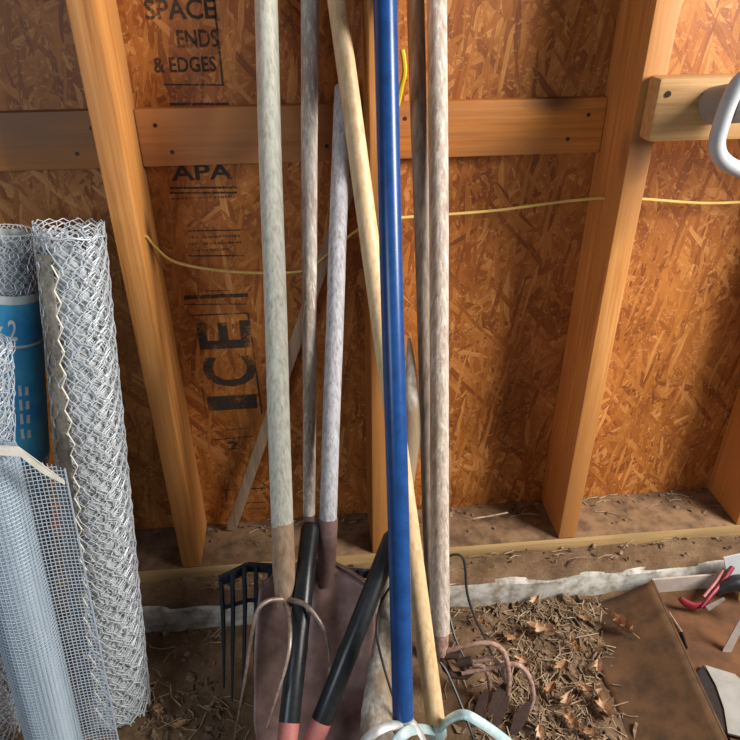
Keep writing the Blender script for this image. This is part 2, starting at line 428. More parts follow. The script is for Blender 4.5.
# ------------------------------------------------------------------ yellow cable through the studs
def at3(l): return [at(*p) for p in l]
mb = MB(); YC = .062
pts = at3([(146, 236, .035), (156, 248, .07), (175, 262, .095), (215, 270, .10), (262, 273, .10), (305, 270, .10), (330, 252, .09), (352, 234, .075), (372, 222, YC), (397, 218, YC), (446, 214.5, .085), (500, 210, .10), (560, 202, .085), (606, 198, .06), (642, 199, .06), (700, 203, .09), (745, 202, .10), (800, 198, .06)])
mb.tube(spline(pts, 6), .0026, 8)
o = mb.build('cable', M['cable']); tag(o, 'thin yellow cable threaded through the studs behind the tools', 'cable')
mb = MB()
mb.tube(spline(at3([(392, 118, -.005), (398, 103, -.006), (401, 88, -.010), (404.5, 72, -.013), (403.5, 58, -.012), (402, 50, -.010)]), 6), .0037, 8)
o = mb.build('wire_loop', M['yellow']); tag(o, 'short bright yellow wire loop on the middle stud beside the blue handle', 'wire')

# ------------------------------------------------------------------ grey plastic handle on the nailed board
g = empty('plastic_grip', at(708, 112, -.04), 'grey plastic loop handle sticking out from the nailed board', 'handle')
mb = MB(); a = at(711, 106, -.0378); b = at(757, 100, -.115)
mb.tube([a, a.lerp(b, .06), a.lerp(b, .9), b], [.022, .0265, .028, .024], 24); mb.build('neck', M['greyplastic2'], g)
mb = MB(); ring = []
cpx = [(742, 80), (731, 98), (722, 122), (717, 142), (720, 156), (731, 166), (748, 170), (768, 160), (782, 135), (784, 105), (776, 84), (760, 74)]
pp = [at(x, y, -.115+.0006*(y-74)*.2) for x, y in cpx]; pp += pp[:3]
ring = spline(pp, 6)[6:-6]
mb.tube(ring, .0112, 14, cap=False); mb.build('loop', M['greyplastic'], g)

# ------------------------------------------------------------------ lath leaning in the left bay
mb = MB(); a = at(231, 530, .10); a.z = .003; b = at(352, 178, .1); b.y = .099
ax = (b-a).normalized(); side = ax.cross(V((0, 1, 0))).normalized(); L = (b-a).length/2
c = (a+b)/2; mb.box(c, (.011, .0035, L), (side, side.cross(ax), ax))
o = mb.build('wood_lath', M['lath'], bevel=.001); tag(o, 'thin grey wooden lath leaning diagonally against the strand board', 'lath')

# ------------------------------------------------------------------ long handled tools
def handle(root, name, a, b, wa, wb, m_, ext=.09, seed=0, bow=.004, over=None):
    # a = foot (world), b = point seen at the top of the photo, prolonged by ext metres; widths in pixels there
    ra, rb = rpx(wa, a), rpx(wb, b)
    d = (b-a).normalized(); e = b+d*ext
    pts = pole_pts(a, e, 18, bow, seed); n = len(pts)
    rad = [ra+(rb-ra)*i/(n-1) for i in range(n)]
    pts += [e+d*.004, e+d*.007]; rad += [rad[-1]*.8, rad[-1]*.35]
    mb = MB(); mb.tube(pts, rad, 20); return mb.build(name, m_, root)

# --- hay fork (pale silvered handle, three tines)
fa = at(285, 604, -.245); fb = at(266, 0, .06)
r = empty('hay_fork', V((fa.x, fa.y, GZ)), 'hay fork with a long silvery handle and three curved tines', 'garden fork')
hs = fa+(fb-fa)*.07
handle(r, 'handle', hs, fb, 22, 23, M['grey_a'], .10, 1)
mb = MB(); k = fa.lerp(fb, .16); mb.tube([fa, fa.lerp(fb, .03), fa.lerp(fb, .07), k], [rpx(17, fa), rpx(20, fa), rpx(22.5, fa), rpx(22.3, k)], 20); mb.build('ferrule', M['brownwood'], r)
tines = [[(284, 599, -.25), (268, 601, -.262), (257, 612, -.275), (250, 645, -.295), (243, 690, -.325), (234, 738, -.345)],
         [(285, 602, -.25), (288.5, 616, -.287), (290, 640, -.330), (286, 665, -.358), (276, 698, -.388), (266, 728, -.405)],
         [(288, 599, -.25), (305, 605, -.274), (319, 621, -.293), (327, 640, -.307), (329.5, 662, -.325), (326, 693, -.345)]]
for t in tines:
    mb = MB(); n = 6; p = spline(at3(t), n); rr = lerpl([.005, .0044, .0037, .0030, .0024, .0012], n)
    mb.tube(p, rr, 10); mb.build('tine', M['forksteel'], r)

# --- black plastic bedding fork on the second grey handle
ba = at(309, 560, -.118); bb = at(310, 0, .075)
r = empty('bedding_fork', V((ba.x, ba.y-.1, GZ)), 'bedding fork with a black plastic many-tined head behind the hay fork', 'garden fork')
hs = ba.lerp(bb, .105)
handle(r, 'handle', hs, bb, 12, 19, M['grey_b'], .085, 2)
mb = MB(); mb.tube([ba, ba.lerp(bb, .03), ba.lerp(bb, .12), ba.lerp(bb, .19)], [.011, .011, .0105, .0098], 16); mb.build('socket', M['spade'], r)
HL = at(247, 563, -.118); HR = at(372, 570, -.118); HE = at(219, 577, -.155)
mb = MB()
def slab(mb, a, b, h, t):
    d = (b-a).normalized(); n_ = V((-d.y, d.x, 0)).normalized(); up = n_.cross(d)
    if up.z < 0: up = -up
    mb.box((a+b)/2-up*h*.5, ((b-a).length/2, t, h/2), (d, n_, up))
slab(mb, HE, HL, .022, .0035); slab(mb, HL, HR, .020, .0035); mb.build('head_bar', M['blackp'], r, bevel=.0015)
mb = MB(); mid1 = at(223, 608, -.172); mid2 = at(250, 600, -.148); mid3 = at(372, 606, -.148)
mb.tube([mid1, mid2, mid3], .004, 8); mb.build('cross_bar', M['blackp'], r)
tp = [(221, 580, 223, 612, 224, 702), (232, 573, 233, 606, 232, 715), (244, 568, 245, 602, 243, 718), (256, 566, 256, 602, 254, 722), (270, 567, 269, 604, 266, 722), (285, 568, 283, 606, 279, 722),
      (300, 568, 297, 606, 292, 722), (315, 569, 312, 606, 306, 722), (330, 569, 327, 607, 322, 722), (345, 570, 343, 607, 337, 722), (360, 570, 358, 608, 352, 722), (371, 570, 370, 608, 366, 722)]
for i, (a1, a2, b1, b2, c1, c2) in enumerate(tp):
    f = max(0, 1-i/3) if i < 3 else 0
    p0 = at(a1, a2, -.122-.034*f); p1 = at(b1, b2, -.147-.026*f); p2 = atz(c1, c2-14, GZ+.012)
    mb = MB(); q = spline([p0, p1, p1.lerp(p2, .5)+V((0, .006, 0)), p2], 5); mb.tube(q, lerpl([.0055, .0055, .0046, .002], 5), 8, flat=(1.1, .8)); mb.build('tine', M['blackp'], r)

# --- round-point shovel
sa = at(326, 578, -.185); sb = at(343, 92, .078)
r = empty('shovel', V((sa.x, -.36, GZ)), 'round point shovel with a brown steel blade and short grey handle', 'shovel')
k = at(331, 523, 0); tt = 0
# socket top where the photo shows the steel begin
for i in range(101):
    p = sa.lerp(sb, i/100); dd = p-CAM; z = dd.dot(Fw); y = 370-FPX*dd.dot(Up)/z
    if y < 521: tt = i/100; break
handle(r, 'handle', sa.lerp(sb, tt-.02), sb, 17.5, 18, M['grey_c'], .006, 3)
mb = MB(); mb.tube([sa.lerp(sb, -.015), sa.lerp(sb, .04), sa.lerp(sb, tt)], [.013, .0165, .0172], 20); mb.build('socket', M['spade'], r)
# blade: curved surface
bl_top = at(318, 574, -.178); bl_tip = V((-.178, -.385, GZ-.002+.01))
bl_tip = at(308, 783, -.395)
dn = (bl_tip-bl_top); BL = dn.length; dn.normalize(); sx = V((1, 0, 0)); sx = (sx-dn*sx.dot(dn)).normalized(); nrm = sx.cross(dn)
if nrm.y > 0: nrm = -nrm
mb = MB(); nu, nv = 24, 22; W = .103
def wid(t):
    if t < .62: return W*(.97+.03*math.sin(t*5)-.10*max(0, t-.4))
    s_ = (t-.62)/.38; return W*.95*math.sqrt(max(0, 1-s_**2.2))
for j in range(nv+1):
    t = j/nv
    for i in range(nu+1):
        u = -1+2*i/nu; w = wid(t)
        top = .0 if t > .001 else 0
        shoulder = -.028*(1-abs(u))**1.2*max(0, 1-t*5)+.022*abs(u)**3*max(0, 1-t*4)
        dish = .036*(abs(u)**1.7)*(1-.4*t)            # edges come forward
        crease = .020*math.exp(-(u/.20)**2)*(max(0, 1-t*1.5))   # raised spine from the socket
        p = bl_top+sx*(u*w)+dn*(t*BL+shoulder)+nrm*(dish+crease-.012+.02*t*t)
        mb.v.append(p)
for j in range(nv):
    for i in range(nu):
        a = j*(nu+1)+i; mb.f.append((a, a+1, a+nu+2, a+nu+1))
bo = mb.build('blade', M['spade'], r)
so = bo.modifiers.new('thickness', 'SOLIDIFY'); so.thickness = .002; so.offset = 0
# forward rolled step on each shoulder
mb = MB()
for s_ in (-1, 1):
    q = [bl_top+sx*(s_*u*W*.97)+dn*(-.028*(1-u)**1.2+.022*u**3)+nrm*(.030*u**1.7-.010) for u in (.22, .4, .6, .8, .97)]
    mb.tube(q, .0045, 8)
mb.build('step', M['spade'], r)

# --- lopper standing on its jaws
g1a = at(289, 724, -.402); g1b = at(311, 523, -.150); g2a = at(321, 722, -.404); g2b = at(395, 533, -.222)
r = empty('lopper', V((g1a.x+.02, -.42, GZ)), 'long handled lopper with black grips and faded red ends standing upside down', 'lopper')
for a, b in ((g1a, g1b), (g2a, g2b)):
    mb = MB(); d = (b-a).normalized(); L = (b-a).length
    mb.tube([a, a+d*.003, a.lerp(b, .3), a.lerp(b, .36), a.lerp(b, .4), a.lerp(b, .97), b], [.0155, .0165, .0165, .0172, .016, .0165, .012], 20)
    mb.build('grip', M['black'], r)
    mb = MB(); e = a-d*.045; e2 = V((-.160, -.482, GZ+.02))
    mb.tube([a+d*.002, e], [.0165, .0155], 18); mb.tube(spline([e, e.lerp(e2, .5), e2], 4), .010, 12); mb.build('arm', M['redmetal'], r)
mb = MB(); e2 = V((-.160, -.482, GZ+.02)); mb.tube([e2+V((0, 0, -.016)), e2+V((0, .0, .012))], .018, 16); mb.box(e2+V((-.03, -.045, -.008)), (.012, .05, .003)); mb.build('jaw', M['rust'], r, bevel=.001)

# --- bow rakes
def bow_rake(label, foot, top, wa, wb, mh, mm, bowsL, bowsR, seed, ext, headc):
    r = empty('bow_rake', V((headc.x, headc.y, GZ)), label, 'rake')
    handle(r, 'handle', foot, top, wa, wb, mh, ext, seed, .002)
    d = (top-foot).normalized(); rf = rpx(wa, foot)
    mb = MB(); mb.tube([foot-d*.03, foot-d*.02, foot+d*.004], [rf*.6, rf*1.0, rf*1.03], 18); mb.build('collar', mm, r)
    w = .15
    for s_, b in ((-1, bowsL), (1, bowsR)):
        q = at3(b); q.append(V((headc.x+s_*w, headc.y+.01, headc.z+.012))); q.append(V((headc.x+s_*w, headc.y, headc.z)))
        mb = MB(); mb.tube(spline(q, 6), .0058, 12, flat=(1.35, .55)); mb.build('bow', mm, r)
    mb = MB(); mb.box(headc, (w+.012, .006, .009)); mb.build('head_bar', mm, r, bevel=.002)
    for i in range(14):
        mb = MB(); x = headc.x-w+2*w*i/13
        mb.tube([V((x, headc.y, headc.z-.005)), V((x, headc.y-.012, headc.z-.03)), V((x, headc.y-.02, GZ+.004))], [.005, .004, .002], 8); mb.build('tine', mm, r)
    return r
bow_rake('bow rake with a blue painted handle and bare steel bows', at(403, 719, -.43), at(385, 0, -.022), 21, 24, M['blue'], M['silver'],
         [(402, 726, -.445), (388, 726, -.452), (374, 733, -.462), (362, 746, -.47), (345, 775, -.48)], [(404, 725, -.440), (411, 722.5, -.437), (416, 727, -.441), (424, 742, -.454), (440, 780, -.475)], 5, .10, V((-.09, -.60, GZ+.05)))
bow_rake('bow rake with a pale tan wooden handle and aqua painted bows', at(436, 724, -.395), at(337, 0, .045), 19, 19.5, M['tan'], M['aqua'],
         [(433, 731, -.405), (422, 729, -.425), (409, 731, -.462), (399, 739, -.476), (392, 752, -.482), (385, 785, -.49)], [(439, 729, -.403), (450, 719, -.412), (463, 714.5, -.424), (478, 721, -.434), (505, 740, -.445), (540, 770, -.455)], 6, .09, V((.13, -.51, GZ+.05)))

# --- dark weathered handle beside the cultivator
r = None
a = at(432, 628, -.16); a.z = max(a.z, GZ); b = at(415.5, 0, .055)
a = atz(433, 655, GZ+.004)
a = V((a.x, a.y, GZ+.004))
r = empty('pole', V((a.x, a.y, GZ)), 'dark weathered grey pole leaning just left of the cultivator handle', 'pole')
handle(r, 'shaft', a, b, 12, 18, M['grey_f'], .075, 8)

# --- curved old wood handle
r = None
cp = [(409, 338, -.075, 3), (410.5, 362, -.09, 9), (411.5, 400, -.115, 16), (411.5, 436, -.135, 19), (406, 478, -.16, 18), (397, 550, -.205, 19), (389, 620, -.285, 24), (381.5, 680, -.343, 31), (378.5, 712, -.370, 35), (377, 738, -.388, 35), (377, 762, -.395, 30)]
pts = at3([c_[:3] for c_ in cp]); rads = [rpx(c_[3], p) for c_, p in zip(cp, pts)]
mb = MB(); mb.tube(spline(pts, 6), lerpl(rads, 6), 18, flat=(.8, 1))
o = mb.build('old_handle', M['old']); tag(o, 'curved rough grey wood handle flaring at its foot, behind the blue handle', 'tool handle')

# --- four tine cultivator
ga = at(441, 660, -.262); gb = at(437, 0, .035)
r = empty('cultivator', V((ga.x+.08, ga.y-.06, GZ)), 'rusty hand cultivator with four hooked tines on a grey brown pole', 'cultivator')
hs = ga.lerp(gb, .055)
handle(r, 'handle', hs, gb, 18, 20, M['grey_g'], .09, 9)
mb = MB(); mb.tube([ga, ga.lerp(gb, .02), ga.lerp(gb, .07)], [.008, .0125, .0155], 18); mb.build('ferrule', M['rustpink'], r)
mb = MB()
mb.tube(at3([(441, 655, -.262), (446, 668, -.268), (452, 675, -.272), (466, 676, -.276), (473, 671, -.276)]), [.007, .008, .007, .007, .005], 10)
mb.tube(at3([(446, 655, -.262), (457, 655, -.268), (464, 668, -.272)]), [.008, .009, .007], 10)
mb.tube(at3([(458, 663, -.276), (472, 661, -.28)]), [.009, .009], 10)
mb.build('hub', M['rustdark'], r)
ct = [[(447, 651, -.262), (470, 645, -.27), (488, 643, -.276), (500, 648, -.283), (507, 661, -.292), (509, 684, -.305), (506, 706, -.315)],
      [(462, 673, -.277), (490, 668, -.284), (512, 664, -.292), (524, 669, -.30), (531, 683, -.308), (533, 698, -.316), (529, 712, -.325)],
      [(466, 664, -.272), (480, 665, -.278), (487, 672, -.284), (490, 686, -.292), (489, 703, -.30), (485, 715, -.308)],
      [(470, 662, -.272), (490, 659, -.278), (501, 664, -.283), (505, 674, -.288), (506, 684, -.292), (504, 692, -.297), (502, 697, -.30)]]
tips = [((508, 694), (491, 733), 11), ((529, 702), (509, 741), 11.5), ((487, 689), (474, 728), 10), ((506, 682), (488, 718), 10.5)]
for i, (t, (u, w, wd)) in enumerate(zip(ct, tips)):
    mb = MB(); n = 6; mb.tube(spline(at3(t), n), lerpl([.0048]*(len(t)-1)+[.0035], n), 10); tn = mb.build('tine', M['rustpink'], r)
    yv = t[-1][2]; p0 = at(*u, yv+.004); p1 = at(*w, yv-.042)
    ax = p1-p0; dpt = (CAM-p0).normalized(); sd = ax.cross(dpt).normalized()
    mb = MB(); hw = rpx(wd, p0); ks = [0, .25, .5, .75, 1]; ws = [.35, .9, 1, .7, .05]; outl = [p0+ax*k_+sd*(hw*w_) for k_, w_ in zip(ks, ws)]+[p0+ax*k_-sd*(hw*w_) for k_, w_ in zip(reversed(ks), reversed(ws))]
    mb.prism(outl, -dpt*.003); mb.build('point', M['rustdark'], tn)

# --- bent wire hoops on the ground
r = empty('bent_wire', atz(470, 660, GZ), 'bent dark wire frame lying behind the cultivator tines', 'wire')
for q in ([(446, 560, -.10), (452, 555, -.10), (461, 556, -.105), (465, 566, -.115), (467, 592, -.14), (474, 615, -.165), (486, 640, -.20), (498, 668, -.235), (512, 695, -.262), (524, 714, -.28)],
          [(440, 598, -.13), (448, 612, -.15), (456, 640, -.19), (470, 668, -.225), (490, 700, -.262), (505, 724, -.29)],
          [(440, 662, -.285), (447, 672, -.297), (460, 702, -.335), (472, 734, -.375), (480, 760, -.40)]):
    mb = MB(); mb.tube(spline(at3(q), 6), .0026, 8); mb.build('rod', M['wiredark'], r)
mb = MB(); mb.tube(spline(at3([(391, 585, -.262), (380, 606, -.285), (377, 634, -.325), (382, 660, -.346), (394, 700, -.384), (404, 728, -.385)]), 6), .0021, 8)
o = mb.build('curved_wire', M['wiredark']); tag(o, 'thin dark wire curving across the rough grey wood handle', 'wire')

# ------------------------------------------------------------------ wire rolls
def frame_of(T, B):
    ax = (T-B).normalized(); u = V((1, 0, 0)); u = (u-ax*u.dot(ax)).normalized(); v = u.cross(ax)
    if v.y > 0: v = -v
    return ax, u, v                                    # v points to the camera side
def hex_net(mb, T, B, r0, r1, cell, wr, phase, jit, seed, a0=0, a1=2*math.pi, hmin=0, hmax=1):
    rg = random.Random(seed); ax, u, v = frame_of(T, B); H = (T-B).length
    nc = max(6, int((a1-a0)*r0/cell)); nr = max(4, int(H/(cell*.78)))
    def P(i, h, dr=0):
        a = a0+(a1-a0)*i/nc; t = h/H; rr = r1+(r0-r1)*t+dr
        return B+ax*h+u*(math.sin(a)*rr)+v*(math.cos(a)*rr)
    dh = H/nr; pts = {}
    def node(i, j, k):
        ii = i % nc if abs(a1-a0-2*math.pi) < 1e-3 else i
        key = (ii, j, k)
        if key not in pts:
            sh = .5 if j % 2 else 0
            hh = (j+(.32 if k else -.12))*dh+rg.uniform(-1, 1)*jit*dh
            pts[key] = P(ii+sh+phase+rg.uniform(-1, 1)*jit, min(max(hh, 0), H*.993), rg.uniform(-1, 1)*jit*.006)
        return pts[key]
    for j in range(nr+1):
        for i in range(nc):
            lo, hi = node(i, j, 0), node(i, j, 1)
            segs = [(lo, hi, wr*1.35)]
            if j < nr:
                if j % 2 == 0: nb = (node(i, j+1, 0), node(i-1, j+1, 0))
                else: nb = (node(i, j+1, 0), node(i+1, j+1, 0))
                segs += [(hi, nb[0], wr), (hi, nb[1], wr)]
            for p, q, w in segs:
                if (p-q).length < .002 or (p-q).length > cell*2: continue
                mb.tube([p, q], w, 4, cap=False)

def surf(T, B, r0, r1, a, t, dr=0):
    ax, u, v = frame_of(T, B); rr = r1+(r0-r1)*t+dr
    return B.lerp(T, t)+u*(math.sin(a)*rr)+v*(math.cos(a)*rr)
def tube_shell(mb, T, B, r0, r1, n=40, m_=24, ta=0, tb=1, rough=0, inner=None, a0=0, a1=2*math.pi):
    ks = range(n+1); o = len(mb.v)
    for j in range(m_+1):
        t = ta+(tb-ta)*j/m_
        for i in ks:
            a = a0+(a1-a0)*i/n
            mb.v.append(surf(T, B, r0, r1, a, t, rough*noise.noise(V((math.sin(a)*3, math.cos(a)*3, t*30)))))
    for j in range(m_):
        for i in range(n):
            q = o+j*(n+1)+i; mb.f.append((q, q+1, q+n+2, q+n+1))

# big chicken-wire roll
T = at(70, 231, -.030); B = atz(115, 712, GZ+.002)
B = V((B.x, B.y+.01, GZ+.002)); r0, r1 = .047, .059
r = empty('chicken_wire_roll', B, 'tall bright roll of chicken wire leaning left of the leftmost stud', 'wire roll')
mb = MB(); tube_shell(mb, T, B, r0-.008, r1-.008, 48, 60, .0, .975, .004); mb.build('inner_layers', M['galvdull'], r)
for i, dr in enumerate((-.0095, -.0075, -.0055, -.0035, -.0015, .0005, .002)):
    mb = MB(); hex_net(mb, T+(T-B)*.004*i, B, r0+dr, r1+dr, .022, .00075, i*.37, .13, 20+i, *((-.30, 4.65) if dr > -.001 else (0, 2*math.pi))); mb.build('net', M['galv'], r, smooth=False)
mb = MB()
for dr in (-.006, -.002, .001): mb.tube([surf(T, B, r0, r1, 2*math.pi*i/40, .992+.004*noise.noise(V((i*.3, dr*900, 0))), dr) for i in range(41)], .0011, 5, cap=False)
mb.build('selvage', M['galv'], r)
# loose zig-zag cut edge of the outermost turn
mb = MB(); zz = []; nz = 44
for i in range(nz+1):
    t = .02+.93*i/nz; zz.append(surf(T, B, r0, r1, -.22+(.085 if i % 2 else -.085)+.10*noise.noise(V((t*6, 0, 0))), t, .0035))
for p, q in zip(zz, zz[1:]): mb.tube([p, q], .0013, 5)
mb.build('cut_edge', M['galvwarm'], r)
# strip left of the cut edge: warm side light put into its tan colour
mb = MB(); tube_shell(mb, T, B, r0-.0002, r1-.0002, 14, 60, .0, .965, .005, a0=-1.6, a1=-.30); mb.build('warm_lit_strip', plain('warm_lit_wire', (.50, .43, .33), .7, .1, .3, 110, .6, (.28, .235, .17)), r)

# roll in a blue paper label
T2 = at(8, 226, .0); B2 = atz(33, 650, GZ+.002); B2.z = GZ+.002
q0, q1 = .0385, .049
r = empty('wire_roll', B2, 'wire roll in a blue paper label at the left edge', 'wire roll')
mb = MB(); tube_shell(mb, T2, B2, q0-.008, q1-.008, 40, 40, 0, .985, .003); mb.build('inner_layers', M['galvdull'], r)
for i, dr in enumerate((-.005, -.002)):
    mb = MB(); hex_net(mb, T2, B2, q0+dr, q1+dr, .012, .0006, i*.4, .25, 40+i); mb.build('net', M['galv'], r, smooth=False)
def t_of(y, T, B):
    best = 0; bd = 1e9
    for i in range(401):
        p = T.lerp(B, i/400); d = p-CAM; yy = 370-FPX*d.dot(Up)/d.dot(Fw)
        if abs(yy-y) < bd: bd = abs(yy-y); best = 1-i/400
    return best
ta, tb = t_of(452, T2, B2), t_of(290, T2, B2)
mb = MB(); tube_shell(mb, T2, B2, q0+.0015, q1+.0015, 48, 10, ta, tb); lb = mb.build('paper_label', M['labelblue'], r)
mb = MB(); tube_shell(mb, T2, B2, q0+.0019, q1+.0019, 48, 2, tb-.012, tb+.004); mb.build('white_band', M['labelwhite'], lb)
mb = MB(); tube_shell(mb, T2, B2, q0+.0019, q1+.0019, 48, 2, t_of(337, T2, B2)-.003, t_of(337, T2, B2)+.002); mb.build('white_band', M['labelwhite'], lb)
def wrap_text(mb, txt, a0, a1, t0, t1, rot=False):
    vs, fs = norm_text(txt); out = []
    for u, w in vs:
        if rot: u, w = w, 1-u
        out.append(surf(T2, B2, q0, q1, a0+(a1-a0)*u, t0+(t1-t0)*w, .0020))
    mb.add(out, fs)
mb = MB(); wrap_text(mb, 'x 2', -.35, .45, t_of(331, T2, B2), t_of(311, T2, B2)); mb.build('lettering', M['labelwhite'], lb, smooth=False)
for k, y in enumerate((374, 388, 402, 416)):
    mb = MB(); t0_, t1_ = t_of(y+10, T2, B2), t_of(y, T2, B2)
    for (ua, ub, wa_, wb_) in ((.38, .72, .0, .28), (.38, .48, .28, 1), (.60, .72, .28, .8)):
        mb.add([surf(T2, B2, q0, q1, u_, t0_+(t1_-t0_)*w_, .002) for u_, w_ in ((ua, wa_), (ub, wa_), (ub, wb_), (ua, wb_))], [(0, 1, 2, 3)])
    mb.build('print_mark', M['labelwhite'], lb, smooth=False)

# tangle of netting at the left edge
T3 = at(-16, 338, -.17); B3 = atz(-4, 735, GZ+.002); B3.z = GZ+.002
r = empty('netting_roll', B3, 'loose roll of wire netting cut off by the left edge, before the blue label', 'wire roll')
for i, dr in enumerate((0, -.006, -.012)):
    mb = MB(); hex_net(mb, T3, B3, .036+dr, .038+dr, .016, .0006, i*.31, .3, 60+i); mb.build('net', M['galv'], r, smooth=False)

# hardware cloth roll
T4 = at(-16, 452, -.265); B4 = atz(63, 770, GZ+.004); B4.z = GZ+.004
ax, uu, vv = frame_of(T4, B4); H4 = (T4-B4).length; rr4 = .043
r = empty('hardware_cloth_roll', B4, 'roll of fine square galvanised mesh with a loose flap in the left corner', 'wire roll')
prof = []                                              # cross-section in (u, v), spiral out then a flap
st = .00635; a = 0; a_end = 2*math.pi*4+1.75
while a < a_end:
    rad = rr4-.014+.014*a/a_end; prof.append((math.sin(a-.2)*rad, math.cos(a-.2)*rad)); a += st/rad
e = prof[-1]; nb = len(prof); fl = 10
for i in range(1, fl+1):
    prof.append((e[0]+.0055*i, e[1]-.0018*i+.00012*i*i))
mbv = MB(); mbh = MB()
def cp4(k, h): return B4+ax*h+uu*prof[k][0]+vv*prof[k][1]
def hmax(k):
    return H4-.0 if k < nb-6 else H4-.0022*(k-(nb-6))
for k in range(len(prof)):
    mbv.tube([cp4(k, 0), cp4(k, hmax(k))], .00062 if k < len(prof)-1 else .0014, 4, cap=False)
mbv.build('long_wires', M['cloth'], r, smooth=False)
h = 0
while h < H4:
    q = [cp4(k, h) for k in range(len(prof)) if hmax(k) >= h]
    mbh.tube(q, .00062, 4, cap=False); h += st
mbh.build('cross_wires', M['cloth'], r, smooth=False)
mb = MB(); dpt = V((0, -1, .3)).normalized()
q = [at(-30, 444, -.312), at(18, 447, -.314), at(40, 463, -.304), at(64, 481, -.288)]
o_ = len(mb.v); dnv = ax*-1
loop = [q[0], q[1], q[2], q[3], q[3]+dnv*.006-ax*0, q[2]+dnv*.016, q[1]+dnv*.014, q[0]+dnv*.014]
mb.prism(loop, V((0, .0015, 0))); mb.build('edge_strip', M['cream'], r)

# ------------------------------------------------------------------ cardboard box and what lies in it
bz = -.046; by0, by1 = -.52, -.090
q1_ = atz(651, 577, bz); q2_ = atz(727, 740, bz); bsl = (q2_.x-q1_.x)/(q2_.y-q1_.y)
def bxl(y): return q1_.x+bsl*(y-q1_.y)
bx0, bx1 = bxl(by1), 1.02
r = empty('cardboard_box', V((.8, -.3, GZ)), 'shallow brown cardboard box with one flap folded out, bottom right corner', 'box')
mb = MB(); mb.box(((bx0+bx1)/2, (by0+by1)/2, GZ+.012), ((bx1-bx0)/2, (by1-by0)/2, .002)); mb.build('bottom', M['cartonin'], r)
mb = MB(); xa_, xb_ = bxl(by1), bxl(by0); mb.prism([(xa_-.002, by1, GZ), (xb_-.002, by0, GZ), (xb_-.002, by0, bz), (xa_-.002, by1, bz)], V((.004, 0, 0))); mb.build('side', M['carton'], r)
mb = MB(); mb.box((bx1, (by0+by1)/2, (bz+GZ)/2), (.0022, (by1-by0)/2, (bz-GZ)/2)); mb.build('side', M['carton'], r)
mb = MB(); mb.box(((bx0+bx1)/2, by1, (bz+GZ)/2), ((bx1-bx0)/2, .0022, (bz-GZ)/2)); mb.build('side', M['white'], r)
mb = MB(); mb.box(((bx0+bx1)/2, by0, (bz+GZ)/2), ((bx1-bx0)/2, .0022, (bz-GZ)/2)); mb.build('side', M['carton'], r)
mb = MB(); nx, ny = 12, 24
for j in range(ny+1):
    for i in range(nx+1):
        s_ = i/nx; y = by0+(by1-by0-.004)*j/ny; x = bxl(y)-.003-.15*s_-.012*s_*noise.noise(V((y*8, 0, 0)))
        z = bz+(GZ-.005-bz)*(1-(1-s_)**1.5)+.010*noise.noise(V((x*14, y*14, 0)))*s_
        mb.v.append(V((x, y, z)))
for j in range(ny):
    for i in range(nx):
        a = j*(nx+1)+i; mb.f.append((a, a+1, a+nx+2, a+nx+1))
fo = mb.build('flap', M['carton'], r); so = fo.modifiers.new('thickness', 'SOLIDIFY'); so.thickness = .003

BZ = GZ+.015
r = empty('pruner', atz(705, 605, BZ), 'red handled pruner lying against the back of the cardboard box', 'pruner')
mb = MB(); mb.tube(spline([at(733, 567, -.105), at(722, 583, -.125), at(711, 596, -.145), at(702, 608, -.16)], 5), .0042, 10, flat=(1, 1.2)); mb.build('handle', M['red'], r)
mb = MB(); mb.tube(spline([at(724, 570, -.098), at(716, 583, -.118), at(704, 598, -.142)], 5), .0055, 12, flat=(.8, 1.15)); mb.build('handle', M['pinkgrip'], r)
mb = MB(); mb.tube(spline([at(703, 604, -.15), at(694, 606, -.15), at(686, 603, -.145), at(680, 598, -.14)], 5), lerpl([.008, .009, .009, .005], 5), 12, flat=(.6, 1)); mb.build('hub', M['red'], r)
mb = MB(); mb.prism([at(706, 607, -.166), at(724, 598, -.166), at(726, 600, -.166), at(709, 611, -.166)], V((0, .002, 0))); mb.build('blade', M['silver'], r)
mb = MB(); a = at(727, 588, -.17); 
mb.tube(spline([at(716, 592, -.135), at(726, 586, -.13), at(740, 583, -.13), at(760, 590, -.14)], 4), lerpl([.008, .014, .018, .018], 4), 14)  # black shape placed where only shade fills the gap
o = mb.build('gap_shade', M['black']); tag(o, 'black shape for the shaded gap beside the red pruner in the box', 'shade')
r = empty('tape_roll', atz(748, 600, BZ), 'yellow and black roll at the right edge of the cardboard box', 'tape')
c = at(748, 598, -.185); mb = MB(); dpt = V((-.35, -.75, .55)).normalized(); s1 = dpt.cross(V((0, 0, 1))).normalized(); s2 = s1.cross(dpt)
mb.tube([c+s1*math.cos(t*math.pi/14)*.0125+s2*math.sin(t*math.pi/14)*.019 for t in range(29)], .0042, 10, cap=False); mb.build('rim', M['yellow'], r)
mb = MB(); mb.tube([c-dpt*.012, c+dpt*.001], .0115, 20); mb.build('core', M['black'], r)
mb = MB(); a = [at(744, 612, -.24), at(748, 618, -.24), at(727, 661, -.25), at(721, 664, -.25), at(723, 650, -.245), at(735, 628, -.24)]
mb.prism(a, V((.002, .004, 0))); o = mb.build('plastic_strip', M['white']); tag(o, 'narrow white plastic strip standing in the cardboard box', 'strip')
mb = MB(); a = [at(724, 558, -.10), at(760, 550, -.10), at(760, 590, -.11), at(736, 584, -.11), at(727, 574, -.105)]
mb.prism(a, V((0, .003, 0))); o = mb.build('plastic_sheet', M['greyplastic']); tag(o, 'small grey sheet at the right edge behind the red pruner', 'sheet')
r = empty('plastic_cover', atz(725, 700, BZ), 'grey white curved panel with a black rounded side, front of the box', 'panel')
pz = BZ+.012
